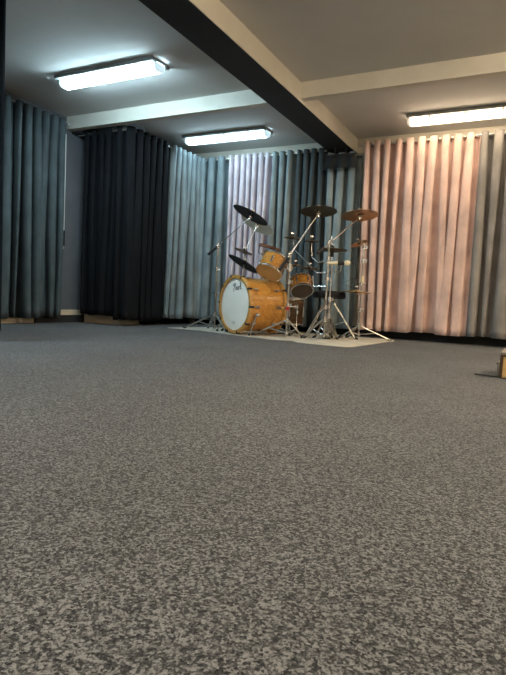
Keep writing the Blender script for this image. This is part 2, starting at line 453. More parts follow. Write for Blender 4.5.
ZL, ZK, ZP = 2.375, 2.325, 2.337
XS, YK, YD = -4.35, 6.64, 5.115
GB = 'curtains hanging round the drum corner'
curtain('shade darkened teal velvet curtain farthest left, cut by the frame', M['teal'], [(-5.06, 3.1), (-5.06, 4.06)], ZL, .075, 7, seed=3, head=.008)
curtain('shade darkened teal velvet curtain with its edge beside the grey recess', M['teal'], [(-5.06, 4.07), (-5.06, 4.80)], ZL, .075, 6, seed=11, head=.008)
curtain('black velvet curtain hanging parallel to the left cross beam', M['night'], [(-5.04, YD), (-4.56, YD)], ZK, .115, 4, .05, seed=4, head=.02)
curtain('black velvet curtain turning the corner next to the blue one', M['night'], [(-4.52, YD), (XS, YD), (XS, 5.88)], ZK, .07, 7, .05, seed=6, head=.03)
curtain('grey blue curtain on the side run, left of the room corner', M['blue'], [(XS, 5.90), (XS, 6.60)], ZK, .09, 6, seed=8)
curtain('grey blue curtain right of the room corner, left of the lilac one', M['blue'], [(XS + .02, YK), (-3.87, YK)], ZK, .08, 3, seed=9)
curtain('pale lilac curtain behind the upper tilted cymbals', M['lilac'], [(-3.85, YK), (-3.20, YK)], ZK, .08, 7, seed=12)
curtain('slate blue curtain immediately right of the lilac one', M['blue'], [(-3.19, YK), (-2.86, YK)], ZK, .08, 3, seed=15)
curtain('slate curtain darkened for fold shade, left of the deep beam end', M['slate'], [(-2.85, YK), (-2.44, YK)], ZK, .08, 4, .06, seed=17)
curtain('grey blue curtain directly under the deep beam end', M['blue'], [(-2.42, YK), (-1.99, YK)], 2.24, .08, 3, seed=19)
curtain('narrow dusty pink curtain right beside the beam end', M['pink'], [(-1.94, 6.59), (-1.58, 6.59)], ZP, .10, 3, seed=22, lean=.05)
curtain('wide dusty pink curtain beside the grey one', M['pink'], [(-1.57, 6.59), (-.645, 6.59)], ZP, .10, 7, seed=25, amp=.056)
curtain('grey velvet curtain at the right edge of the photo', M['grey'], [(-.64, 6.59), (.25, 6.59)], ZP, .10, 6, seed=31)
curtain('black curtain edge nearest the viewer at the far left border', M['night'], [(-4.555, 1.82), (-3.413, 2.67)], 2.445, .07, 6, seed=35)
for lab, pth, pl, sd in (('black lining curtain trailing on the floor behind the side run', [(-4.53, 5.66), (-4.53, 6.74)], 9, 41),
                         ('black lining curtain trailing on the floor behind the blue and lilac ones', [(-4.42, 6.80), (-2.5, 6.80)], 14, 43)):
    curtain(lab, M['night'], pth, ZK - .1, .012, pl, .022, sd, None, False, 0., 1.0, name='lining_curtain')
pole('silver rod carrying the shade darkened teal curtains', [(-5.06, 3.05), (-5.06, 4.84)], ZL, [(-5.06, 3.2, XL, 3.2), (-5.06, 4.065, XL, 4.065)])
pole('silver rod bent round the drum corner', [(-5.18, YD), (XS, YD), (XS, YK), (-2.46, YK)], ZK, [(XS, 5.5, -4.55, 5.5), (-3.905, YK, -3.905, YB), (-3.195, YK, -3.195, YB), (-2.5, YK, -2.5, YB)], False)
pole('short silver rod under the deep beam end', [(-2.44, YK), (-1.99, YK)], 2.24, [(-2.2, YK, -2.2, YB)], False)
pole('silver rod carrying the pink and grey curtains', [(-2.0, 6.59), (.3, 6.59)], ZP, [(-1.585, 6.59, -1.585, YB), (-.642, 6.59, -.642, YB), (.27, 6.59, .27, YB)])
pole('rod carrying the black curtain at the left border', [(-4.555, 1.82), (-3.413, 2.67)], 2.445, [], False)
vt = MB()
nx = 24
for row, (z, y, xa, xb) in enumerate(((2.215, 6.50, -2.40, -2.04), (2.15, 6.475, -2.41, -2.03), (2.035, 6.455, -2.44, -2.0))):
    for i in range(nx + 1):
        x = i / nx; vt.v.append((xa + (xb - xa) * x, y + .014 * math.sin(x * 19 + row * .4) * (1 + row * .3), z + .012 * math.sin(x * PI) * row * .5))
for r in range(2):
    for i in range(nx):
        a = r * (nx + 1) + i; vt.f.append((a, a + 1, a + nx + 2, a + nx + 1))
vo = thing('valance', 'short charcoal cloth valance under the deep beam end', 'valance', (-2.22, 6.5, 2.035))
v_ = vt.build('cloth', M['valance'], vo, 180); sm = v_.modifiers.new('thickness', 'SOLIDIFY'); sm.thickness = .006
MB().cyl((-2.42, 6.50, 2.222), (-2.02, 6.50, 2.222), .010).cyl((-2.3, 6.5, 2.222), (-2.3, 6.5, ZB), .006).cyl((-2.16, 6.5, 2.222), (-2.16, 6.5, ZB), .006).build('batten', M['dark_paint'], vo)

# ------------------------------------------------------------------ floor mat, box, cable
def flatpoly(pts, z0, z1):
    n = len(pts); v = [(x, y, z0) for x, y in pts] + [(x, y, z1) for x, y in pts]
    return MB().add(v, [tuple(range(n))[::-1], tuple(range(n, 2 * n))] + [(i, (i + 1) % n, n + (i + 1) % n, n + i) for i in range(n)])
fr = [onfloor(u, v) for u, v in ((167, 328), (200, 330.8), (240, 336), (270, 339.6), (292, 341), (297, 342.6), (330, 346), (344, 347.3), (353, 347.2), (372, 344.5), (388, 342))]
mp = [(p.x, p.y) for p in fr] + [(-1.36, 6.2), (-1.42, 6.46), (-3.2, 6.47), (-3.8, 6.1)]
tag(flatpoly(mp, 0.0005, .006).build('drum_mat', M['mat'], None, 0), 'pale beige mat on the carpet under the drum kit', 'mat')
t = thing('wooden_box', 'low tan box with grey brown lid at the right edge of the carpet', 'box', (.1, 3.75, 0))
BX0, BX1, BY0, BY1, BH = -.14, .42, 3.57, 3.95, .155
MB().bx(BX0, BX1, BY0, BY1, .004, BH - .012, .004).build('body', M['box'], t)
MB().bx(BX0 - .004, BX1 + .004, BY0 - .004, BY1 + .004, BH - .012, BH + .004, .004).build('lid', M['box_top'], t)
MB().bx(BX0 - .005, BX0 + .012, BY0 - .005, BY0 + .012, .004, BH - .013, .002).build('corner_edging', M['box_edge'], t)
MB().bx(BX0 + .012, BX1, BY0 - .004, BY0 + .004, BH - .024, BH - .013, .001).build('edging', M['box_edge'], t)
MB().box((BX0 - .012, BY0 + .06, .06), (.016, .05, .075), None, .005).cyl((BX0 - .03, BY0 + .06, .085), (BX0, BY0 + .06, .085), .006).build('latch', M['steel'], t)
tag(MB().tube([(-.145, 3.62, .008), (-.17, 3.60, .006), (-.20, 3.60, .0055), (-.24, 3.615, .0055), (-.285, 3.62, .0055)], .0045, 8).build('cable', M['lead'], None), 'short black cable on the carpet beside the tan box', 'cable')

# ------------------------------------------------------------------ drums
def disc_head(m, o, axis, r, name, parent, dome=.002):
    return MB().lathe([(r, 0), (r * .98, dome), (r * .5, dome * 1.4), (0.0, dome * 1.5)], o, axis, 48).build(name, m, parent, 40)
def ring_shell(m, o, axis, r, L, name, parent, th=.007, n=56):
    return MB().lathe([(r, 0), (r, L), (r - th, L), (r - th, 0)], o, axis, n, True).build(name, m, parent, 40)
def place(o, R, x, y, z): return Vector(o) + R @ Vector((x, y, z))

# bass drum
bc = W(234.2, 304.2, 6.02)
bn = Vector((-.47, -.8825, 0)).normalized()            # the way the front head faces
BR, BL = .300, .44
bt = thing('bass_drum', 'large amber maple bass drum with white front head lying on its side', 'drum', (bc.x, bc.y, 0))
ba = -bn
s0 = bc + ba * .03
ring_shell(M['maple'], s0, ba, BR, BL, 'shell', bt, .008, 72)
def hoop(o, name, sg=1):
    return MB().lathe([(BR - .012, .001), (BR - .010, -.001), (BR + .021, .0), (BR + .025, .004), (BR + .025, .040), (BR + .020, .043), (BR + .006, .043), (BR + .004, .022), (BR - .012, .014)], o, ba * sg, 72, True).build(name, M['maple_hoop'], bt, 40)
hoop(bc - ba * .004, 'hoop'); hoop(s0 + ba * (BL + .034), 'hoop', -1)
fh = MB().lathe([(BR + .004, -.012), (BR - .004, -.014), (BR * .5, -.015), (0, -.0155)], s0, ba, 64).build('front_head', M['head'], bt, 40)
MB().lathe([(BR + .004, .012), (BR - .004, .014), (0, .015)], s0 + ba * BL, ba, 64).build('rear_head', M['dark_head'], bt, 40)
BF = frame2(bn, (0, 0, 1))                              # x right on the head, y up, z out
h0 = s0 + bn * .0162
# lettering and the small mark on the head
strokes = [
    [(.10, .92), (.02, .80), (.08, .98), (.30, 1.06), (.42, .90), (.34, .68), (.14, .60)], [(.20, 1.00), (.14, .50), (.02, -.02)],
    [(.40, .30), (.54, .40), (.52, .54), (.44, .50), (.40, .26), (.48, .10), (.60, .20)],
    [(.82, .50), (.70, .50), (.64, .28), (.70, .10), (.80, .28), (.86, .52), (.83, .14), (.92, .12)],
    [(.96, .50), (.98, .12)], [(.98, .36), (1.05, .52), (1.13, .48)],
    [(1.20, .16), (1.32, .60), (1.34, 1.02), (1.27, .96), (1.22, .40), (1.28, .08), (1.42, .16)]]
def smooth_line(pts, n=5):
    out = []; m = len(pts)
    for i in range(m - 1):
        p0, p1, p2, p3 = (Vector((*pts[max(0, min(m - 1, k))], 0)) for k in (i - 1, i, i + 1, i + 2))
        for k in range(n):
            t = k / n; out.append(.5 * ((2 * p1) + (p2 - p0) * t + (2 * p0 - 5 * p1 + 4 * p2 - p3) * t * t + (3 * p1 - p0 - 3 * p2 + p3) * t ** 3))
    return out + [Vector((*pts[-1], 0))]
RZ = Matrix.Rotation(math.radians(8), 3, 'Z'); lt_ = MB()
for st in strokes:
    lt_.tube([place(h0, BF, .03, .185, .0003) + BF @ (RZ @ Vector(((p.x - .71) * .115, (p.y - .4) * .078, 0))) for p in smooth_line(st)], .0030, 6)
lt_.build('lettering', M['ink'], fh)
mk = MB()
mc = place(h0, BF, -.02, -.205, .0003)
mk.v = []
for k in range(28):
    a = 2 * PI * k / 28
    for rr in (.030, .026):
        mk.v.append(tuple(mc + BF @ Vector((rr * 1.15 * math.cos(a), rr * .62 * math.sin(a), .0004))))
mk.f = [(2 * k, 2 * ((k + 1) % 28), 2 * ((k + 1) % 28) + 1, 2 * k + 1) for k in range(28)]
for q in (-.006, .004): mk.box(mc + BF @ Vector((0, q, .0003)), (.036, .004, .0006), BF)
mk.build('mark', M['faint_ink'], fh, 0)
for k in range(10):
    a = math.radians(-3) + 2 * PI * k / 10
    ro = BF @ Vector((math.cos(a), math.sin(a), 0)); tg = BF @ Vector((-math.sin(a), math.cos(a), 0))
    RR = Matrix((tg, ba, ro)).transposed()
    for end in (0, 1):
        q0 = bc + ba * (.018 if end == 0 else .03 + BL + .01)
        sg = 1 if end == 0 else -1
        MB().box(q0 + ro * (BR + .028), (.022, .050, .010), RR, .003).box(q0 - ba * sg * .024 + ro * (BR + .016), (.022, .006, .030), RR, .002).build('claw_hook', M['black'], bt)
        lp = bc + ba * (.105 if end == 0 else .03 + BL - .085)
        MB().box(lp + ro * (BR + .012), (.022, .058, .024), RR, .007).build('lug', M['steel'], bt)
        MB().cyl(q0 + ro * (BR + .030), lp + ro * (BR + .020), .0032, n=8).build('tension_rod', M['chrome'], bt)
for sgn in (1, -1):
    top = s0 + ba * .075 + BF @ Vector((sgn * (BR + .008) * .985, -.10, 0))
    foot = onfloor(249, 335, .012) if sgn == 1 else s0 + ba * .02 + BF @ Vector((-.42, 0, 0)); foot.z = .012
    sp = MB().cyl(top + Vector((0, 0, .02)), foot, .009, .007, 10).build('spur', M['chrome'], bt)
    MB().ball(foot + Vector((0, 0, .004)), .015).build('rubber_foot', M['rubber'], sp)
    MB().box(top, (.04, .04, .05), BF, .008).cyl(top - ba * .03, top + ba * .03, .012).build('spur_bracket', M['chrome'], bt)
for z in ((.0),):
    MB().box(s0 + ba * .24 + BF @ Vector((BR * .42, -BR * .915, 0)), (.03, .05, .01), BF, .003).build('badge', M['black'], bt)

def tom(label, c, axis, R_, L_, nl, bot, name='tom_drum', lugrot=0., shell='maple'):
    # c: centre of the bottom head
    t = thing(name, label, 'drum', c)
    ax = Vector(axis).normalized()
    ring_shell(M[shell], c, ax, R_, L_, 'shell', t)
    for e, h in ((0, -.006), (1, L_ - .016)):
        MB().lathe([(R_ + .002, 0), (R_ + .013, .001), (R_ + .013, .004), (R_ + .009, .006), (R_ + .009, .018), (R_ + .013, .021), (R_ + .002, .022)], c + ax * h, ax, 48, True).build('hoop', M['chrome'], t, 40)
    disc_head(bot, c + ax * .001, -ax, R_ + .002, 'bottom_head', t, .003)
    disc_head(M['head'], c + ax * (L_ - .001), ax, R_ + .002, 'top_head', t, .003)
    F = frame2(ax, H_F)
    for k in range(nl):
        a = 2 * PI * (k + lugrot) / nl
        ro = F @ Vector((math.cos(a), math.sin(a), 0)); tg = F @ Vector((-math.sin(a), math.cos(a), 0))
        RR = Matrix((tg, ax, ro)).transposed()
        MB().box(c + ax * (L_ * .5) + ro * (R_ + .010), (.024, L_ * .42, .022), RR, .007).build('lug', M['chrome'], t)
        MB().cyl(c + ax * -.008 + ro * (R_ + .016), c + ax * (L_ + .012) + ro * (R_ + .016), .0032, n=8).cyl(c + ax * -.012 + ro * (R_ + .016), c + ax * .004 + ro * (R_ + .016), .006, n=8).cyl(c + ax * (L_ - .004) + ro * (R_ + .016), c + ax * (L_ + .014) + ro * (R_ + .016), .006, n=8).build('tension_rod', M['chrome'], t)
    return t
t1c = W(268.8, 272.8, 5.90); t1a = (H_F * .46 + C_R * .33 + Vector((0, 0, .80))).normalized()
tom('small amber maple tom tilted above the bass drum', t1c, t1a, .134, .195, 6, M['amber_head'], lugrot=.3)
t2c = W(302.0, 291.0, 6.05); t2a = Vector((-.36, .50, .79))
tom('amber maple tom with dark lower head right of the bass drum', t2c, t2a, .118, .150, 6, M['dark_head'], lugrot=.1)
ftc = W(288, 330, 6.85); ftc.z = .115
ft = tom('dark brown floor tom half hidden behind the bass drum', ftc, (0, 0, 1), .19, .32, 6, M['dark_head'], 'floor_tom', .45, 'brown_shell')
for k in range(3):
    a = 2 * PI * k / 3 + 5.6
    x, y = ftc.x + .212 * math.cos(a), ftc.y + .212 * math.sin(a)
    lg = MB().tube([(x, y, .36), (x, y, .06), (x + .03 * math.cos(a), y + .03 * math.sin(a), .02)], .006).build('leg', M['chrome'], ft)
    MB().ball((x + .03 * math.cos(a), y + .03 * math.sin(a), .018), .013).build('rubber_foot', M['rubber'], lg)
    MB().box((x - .01 * math.cos(a), y - .01 * math.sin(a), .27), (.04, .04, .05), Matrix.Rotation(a, 3, 'Z'), .008).build('leg_bracket', M['chrome'], ft)

# ------------------------------------------------------------------ cymbals
def cymbal(label, c, up, R_, m, name='cymbal', bell=.22, group=None, nut=True, pair=False, bow=.1):
    up = Vector(up).normalized()
    t = thing(name, label, 'cymbal', c, group)
    F = frame(up)
    def shape(flip=1, h=0.):
        pr = []
        for k in range(9):
            x = k / 8; r = R_ * (1 - x * (1 - bell))
            pr.append((r, flip * (h + R_ * bow * (1 - (1 - x) ** 1.7))))
        for k in range(1, 6):
            x = k / 5; pr.append((max(R_ * bell * (1 - x), .006), flip * (h + R_ * bow + R_ * bell * .42 * math.sin(x * PI / 2))))
        up_ = pr; lo_ = [(r, hh - .0016) for r, hh in pr[::-1]]
        return up_ + lo_
    def disc(flip, h, nm):
        o = MB().lathe(shape(flip, h), (0, 0, 0), (0, 0, 1), 48, True).build(nm, m, None, 60)
        o.parent = t; o.matrix_local = F.to_4x4(); return o
    top = R_ * bow + R_ * bell * .42
    if pair:
        disc(1, .004, 'top_plate'); disc(-1, .004, 'bottom_plate')
    else:
        disc(1, 0, 'plate')
    c = Vector(c)
    if nut:
        MB().lathe([(.012, 0), (.014, .004), (.012, .014), (.006, .018)], c + up * top, up, 14).build('felt', M['rubber'], t)
        w = frame(up)
        MB().cyl(c + up * (top + .014), c + up * (top + .03), .006, n=8).box(c + up * (top + .032), (.036, .006, .012), w, .002).build('wing_nut', M['chrome'], t)
        MB().lathe([(.012, 0), (.016, .003), (.016, .010), (.006, .014)], c + up * (top - R_ * bell * .42 - .006), -up, 14).build('lower_felt', M['rubber'], t)
    return t, c + up * (top - R_ * bell * .42 - .018)

RV, FV, UV = C_R, H_F, Vector((0, 0, 1))
def upv(f, r, u): return (FV * f + RV * r + UV * u).normalized()

def tripod(t, base, hub_h, feet, r=.0105, brace=True, tube_r=.013, low=.06):
    """legs from a collar on the pole to the given feet, with braces"""
    base = Vector((base.x, base.y, 0))
    hub = base + UV * hub_h; lowp = base + UV * low
    MB().cyl(hub - UV * .028, hub + UV * .028, tube_r + .008, n=14).build('collar', M['chrome'], t)
    MB().cyl(lowp - UV * .014, lowp + UV * .014, tube_r + .006, n=14).build('lower_collar', M['chrome'], t)
    for f in feet:
        f = Vector((f.x, f.y, 0)); d = (f - base).normalized(); sd = Vector((-d.y, d.x, 0))
        a = hub + d * (tube_r + .004); e = f + UV * .016
        m = MB()
        for s in (-.011, .011): m.tube([a + sd * s, a.lerp(e, .5) + sd * s, e + sd * s * .6], r * .72, 8)
        lg = m.build('leg', M['steel'], t)
        k = .52; mid = a.lerp(e, k)
        if brace:
            MB().tube([lowp + d * (tube_r + .003), mid], r * .62, 8).build('brace', M['steel'], t)
        dd = (e - a).normalized()
        MB().tube([e - dd * .035, e - dd * .015, e + Vector((d.x, d.y, 0)) * .022 - UV * .004], [.011, .015, .011], 10).build('rubber_foot', M['rubber'], lg)

def upright(t, base, top, joints=(), r0=.0125, r1=.0095, bot=.03):
    base = Vector((base.x, base.y, bot)); top = Vector(top); n = len(joints) + 1
    pts = [base] + [base.lerp(top, j) for j in joints] + [top]
    for i in range(n):
        r = r0 + (r1 - r0) * (i / max(1, n - 1))
        MB().cyl(pts[i], pts[i + 1], r, n=12).build('pole', M['steel'], t)
    for p in pts[1:-1]:
        ax = (top - base).normalized()
        cl = MB().cyl(p - ax * .022, p + ax * .022, r0 + .007, n=14).build('clamp', M['chrome'], t)
        q = p + RV * (r0 + .022) - FV * .012
        MB().cyl(p, q, .005, n=8).box(q, (.012, .008, .034), None, .003).build('wing_screw', M['chrome'], cl)

def tilter(t, p, ax=None):
    ax = (ax or UV).normalized()
    MB().cyl(p - RV * .018, p + RV * .018, .017, n=16).cyl(p - ax * .03, p + ax * .03, .012, n=12).build('tilter', M['chrome'], t)
def boom(t, a, b, grip=0., r=.0075):
    """boom arm from a (free end) to b (cymbal end)"""
    a = Vector(a); b = Vector(b); d = (b - a).normalized()
    MB().cyl(a, b, r, r * .85, 12).build('boom_arm', M['chrome'], t)
    if grip: MB().cyl(a - d * .01, a + d * grip, r + .009, r + .007, 14).build('counterweight', M['rubber'], t)
    tilter(t, b)

def stick(t, a, b, nm='cymbal_post', r=.005):
    MB().cyl(a, b, r * .8, n=8).build(nm, M['steel'], t)

# --- A: left boom stand with the black cymbal
DA = 6.42
c1, c1b = cymbal('large black rubber cymbal tilted high at the left of the kit', W(250.5, 215.2, 6.2), upv(.11, .43, .90), .222, M['pad'], bow=.07)
pa = W(214.6, 322, DA); ptop = W(217.9, 246.4, DA)
ptop.x, ptop.y = pa.x, pa.y
ta = thing('cymbal_stand', 'chrome boom stand left of the bass drum with long tilted arm', 'cymbal stand', (pa.x, pa.y, 0))
fa = [onfloor(180, 328.2), onfloor(226.3, 332.6), onfloor(203.5, 327)]
fa = [Vector((pa.x, pa.y, 0)) + (Vector((f.x, f.y, 0)) - Vector((pa.x, pa.y, 0))).normalized() * min(.46, (Vector((f.x, f.y, 0)) - Vector((pa.x, pa.y, 0))).length) for f in fa]
tripod(ta, pa, .20, fa)
upright(ta, pa, ptop, (.42, .72))
endA = c1b - Vector((0, 0, .02))
tilter(ta, ptop)
dirA = (endA - ptop).normalized()
boom(ta, ptop - dirA * .15, endA, .13)
stick(ta, endA, c1b + upv(.11, .43, .90) * .03)

# --- A2: hidden-base stand behind the bass drum: pale cymbal, small hats, black pad
upB = upv(.24, .43, .87)
c2, c2b = cymbal('pale cream green cymbal just under the high black one', W(257.5, 224.6, 6.6), upB, .222, M['pale_cymbal'], bow=.05)
pb = W(242.5, 300, 6.62)
tb = thing('cymbal_stand', 'dark stand rising behind the bass drum with stacked small cymbals', 'cymbal stand', (pb.x, pb.y, 0))
ptb = Vector((pb.x, pb.y, W(246, 252, 6.62).z))
tripod(tb, pb, .22, [Vector((pb.x, pb.y, 0)) + Vector((math.cos(a), math.sin(a), 0)) * .26 for a in (2.2, 4.2, .3)])
upright(tb, pb, ptb, (.5, .8))
tilter(tb, ptb)
MB().cyl(ptb, c2b, .006, n=10).build('boom_arm', M['steel'], tb); tilter(tb, c2b - UV * .01)
stick(tb, c2b, c2b + upB * .04)
c3, c3b = cymbal('pair of small closed hats stacked under the pale cymbal', W(243.5, 251.5, 6.50), upv(.05, .30, .95), .115, M['bronze_dark'], name='hi_hat', pair=True, bow=.06)
MB().cyl(ptb - UV * .03, c3b, .005, n=8).build('side_arm', M['steel'], tb)
c4, c4b = cymbal('lower black rubber cymbal left of the tilted tom', W(243.8, 264.2, 6.33), upv(.15, .46, .87), .204, M['pad'], bow=.08)
MB().cyl(Vector((pb.x, pb.y, c4b.z - .05)), c4b, .006, n=8).build('side_arm', M['steel'], tb)

# --- F: centre boom stand with tom mounts and the dark bronze crash
DF = 5.86
pf = W(286.6, 326, DF); ptf = W(290, 254.5, DF); ptf.x, ptf.y = pf.x, pf.y
tf = thing('cymbal_stand', 'chrome boom stand in front of the bass drum holding the toms', 'cymbal stand', (pf.x, pf.y, 0))
def near(p, f, m=.42):
    b = Vector((p.x, p.y, 0)); f = Vector((f.x, f.y, 0)); d = f - b
    return b + d.normalized() * min(m, d.length)
tripod(tf, pf, .19, [near(pf, onfloor(253.2, 335.8), .56), near(pf, onfloor(303, 338.8), .32), near(pf, onfloor(297, 333.4), .30)])
upright(tf, pf, ptf, (.38, .66))
upc = upv(.03, .01, 1)
c5, c5b = cymbal('dark bronze crash cymbal topmost in the middle', W(318.6, 211.5, 5.95), upv(.16, -.02, .98), .203, M['bronze_dark'])
tilter(tf, ptf)
endF = c5b - UV * .025; dF = (endF - ptf).normalized()
boom(tf, ptf - dF * .21, endF, .16, .0085); stick(tf, endF, c5b + UV * .03)
# tom mounting clamp and arms
mz = Vector((pf.x, pf.y, W(289, 268, DF).z))
MB().cyl(mz - UV * .04, mz + UV * .04, .024, n=16).box(mz + FV * .03, (.07, .06, .05), frame2(UV, FV), .01).build('tom_clamp', M['chrome'], tf)
ax1 = t1a.normalized(); e1 = t1c + ax1 * .11 + (RV * .150 - FV * .03)
MB().tube([mz + FV * .03, mz + FV * .06 + UV * .05, e1 + RV * .03, e1], .0085, 10).build('tom_arm', M['chrome'], tf)
e2 = t2c + t2a.normalized() * .09 - RV * .125
MB().tube([mz + FV * .03, mz + FV * .07 - UV * .02, e2 - RV * .03, e2], .0085, 10).build('tom_arm', M['chrome'], tf)
MB().box(e1, (.05, .05, .05), None, .01).build('tom_bracket', M['chrome'], tf)
MB().box(e2, (.045, .045, .05), None, .01).build('tom_bracket', M['chrome'], tf)
lo2 = Vector((pf.x, pf.y, W(288, 301, DF).z))
for du, dv in ((293, 299), (296, 307)):
    q = W(du, dv, DF + .05)
    MB().cyl(Vector((pf.x, pf.y, q.z)), q, .009, n=10).box(q, (.05, .03, .035), None, .008).build('bracket_arm', M['chrome'], tf)
MB().cyl(lo2 - UV * .1, lo2 - UV * .06, .0165, n=14).build('badge_band', M['logo_red'], tf)

# --- G: right boom stand with copper crash
DG = 5.72
pg = W(323.8, 336, DG); ptg = W(329.2, 244, DG); ptg.x, ptg.y = pg.x, pg.y
tg_ = thing('cymbal_stand', 'chrome boom stand in front of the black stool', 'cymbal stand', (pg.x, pg.y, 0))
tripod(tg_, pg, .23, [near(pg, onfloor(302.6, 339), .30), near(pg, onfloor(346.5, 339.4), .30), near(pg, onfloor(327, 334.5), .30)])
upright(tg_, pg, ptg, (.33, .62, .84))
c6, c6b = cymbal('copper bronze crash cymbal topmost at the right of the kit', W(359.8, 215.5, 5.95), upv(.17, -.04, .97), .203, M['bronze'])
tilter(tg_, ptg); endG = c6b - UV * .02; dG = (endG - ptg).normalized()
boom(tg_, ptg - dG * .20, endG, .10, .0075); stick(tg_, endG, c6b + UV * .03)
MB().cyl(ptg, ptg + UV * .05 + RV * .02, .005, n=8).box(ptg + UV * .06 + RV * .022, (.01, .008, .04), None, .003).build('wing_screw', M['chrome'], tg_)
q0 = Vector((pg.x, pg.y, W(326, 286.6, DG).z))
MB().tube([q0, W(313.5, 286.2, DG + .04), W(312.6, 276, DG + .04)], .008, 8).build('support_arm', M['chrome'], tg_)

# splash group on arms
upS = upv(.03, .0, 1)
c7, c7b = cymbal('tiny dark splash on the thin slanting arm, left of the middle crash arm', W(292.3, 237.8, 6.05), upS, .087, M['bronze_dark'], 'splash_cymbal', .3)
cl = Vector((pg.x, pg.y, W(327, 272.6, DG).z))
j1 = W(316.9, 272.8, DG + .06)
MB().tube([cl, j1], .008, 8).build('side_arm', M['chrome'], tg_)
MB().cyl(j1, W(294.6, 249.8, 6.03), .0065, n=10).build('thin_arm', M['chrome'], tg_)
stick(tg_, W(294.6, 249.8, 6.03), c7b + UV * .03)
c8, c8b = cymbal('tiny bell splash on an upright post between the two crash arms', W(311.7, 241.4, 5.9), upS, .075, M['bronze_dark'], 'splash_cymbal', .42, bow=.12)
j2 = W(311.8, 257, 5.88)
MB().tube([Vector((pg.x, pg.y, W(327, 262, DG).z)), W(318, 262.5, 5.8), j2], .0065, 8).build('side_arm', M['chrome'], tg_)
stick(tg_, j2, c8b + UV * .03, r=.0065)
MB().cyl(j2 + UV * .02, j2 + UV * .045, .010, n=12).build('clamp', M['chrome'], tg_)
c9, c9b = cymbal('small dark splash lowest on the thin arm, above the right tom', W(309.5, 268.4, 5.9), upv(.05, .04, 1), .105, M['bronze_dark'], 'splash_cymbal', .3)
stick(tg_, W(312, 268.9, 5.83), c9b, r=.006)
c10, c10b = cymbal('small dark splash beside the tom clamp', W(295.5, 265.2, 5.95), upv(.05, .02, 1), .075, M['bronze_dark'], 'splash_cymbal', .3)
MB().tube([mz + UV * .02, c10b - UV * .01, c10b + UV * .012], .006, 8).build('splash_arm', M['chrome'], tf)

# --- hi-hat
DH = 5.90
ph = W(327.5, 334, DH); 
th = thing('hi_hat_stand', 'chrome hi-hat stand with foot pedal behind the front boom stand', 'hi-hat stand', (ph.x, ph.y, 0))
pht = W(331, 250.5, DH); pht.x, pht.y = ph.x, ph.y
tripod(th, ph, .26, [near(ph, onfloor(314.4, 338.6), .30), near(ph, onfloor(338, 338.8), .28), near(ph, W(335, 330, 6.3), .26)])
upright(th, ph, pht - UV * .12, (.5,), .0125, .010)
MB().cyl(pht - UV * .13, pht + UV * .05, .0035, n=8).build('pull_rod', M['chrome'], th)
MB().cyl(pht - UV * .075, pht - UV * .03, .020, .016, 14).build('clutch', M['rubber'], th)
hc = pht.copy()
cymbal('closed pair of dark hi-hats, flat at mid height', hc, upv(.02, .01, 1), .158, M['bronze_dark'], name='hi_hat', pair=True, bow=.09)
fd = (onfloor(326, 338) - Vector((ph.x, ph.y, 0))).normalized()
pd = thing('foot_pedal', 'black foot pedal at the base of the hi-hat stand', 'pedal', (ph.x, ph.y, 0))
bq = Vector((ph.x, ph.y, 0)) + fd * .07
PF = frame2(UV, fd)
MB().box(bq + fd * .10 + UV * .012, (.085, .25, .010), PF, .004).build('base_plate', M['black'], pd)
MB().box(bq + fd * .11 + UV * .055, (.08, .23, .008), PF @ Matrix.Rotation(-.28, 3, 'X'), .003).build('footboard', M['steel'], pd)
MB().box(bq + UV * .07, (.01, .012, .13), PF, .002).build('chain', M['chrome'], pd)

# bass pedal
bp_ = s0 + ba * (BL + .05); bp_.z = 0
bpt = thing('bass_pedal', 'black and chrome pedal behind the bass drum', 'pedal', bp_)
BPF = frame2(UV, ba)
MB().box(bp_ + ba * .17 + UV * .014, (.09, .27, .010), BPF, .004).build('base_plate', M['black'], bpt)
MB().box(bp_ + ba * .18 + UV * .06, (.085, .25, .008), BPF @ Matrix.Rotation(-.3, 3, 'X'), .003).build('footboard', M['steel'], bpt)
m = MB()
for s in (-.055, .055): m.cyl(bp_ + ba * .05 + BF @ Vector((s, 0, 0)) + UV * .012, bp_ + ba * .05 + BF @ Vector((s, 0, 0)) + UV * .20, .009)
m.cyl(bp_ + ba * .05 + BF @ Vector((-.06, 0, 0)) + UV * .20, bp_ + ba * .05 + BF @ Vector((.06, 0, 0)) + UV * .20, .007)
m.build('frame_posts', M['chrome'], bpt)
MB().cyl(bp_ + ba * .05 + UV * .20, bp_ + ba * .02 + UV * .33, .004).build('beater_rod', M['chrome'], bpt)
MB().ball(bp_ + ba * .018 + UV * .33, .024).build('beater', M['rubber'], bpt)

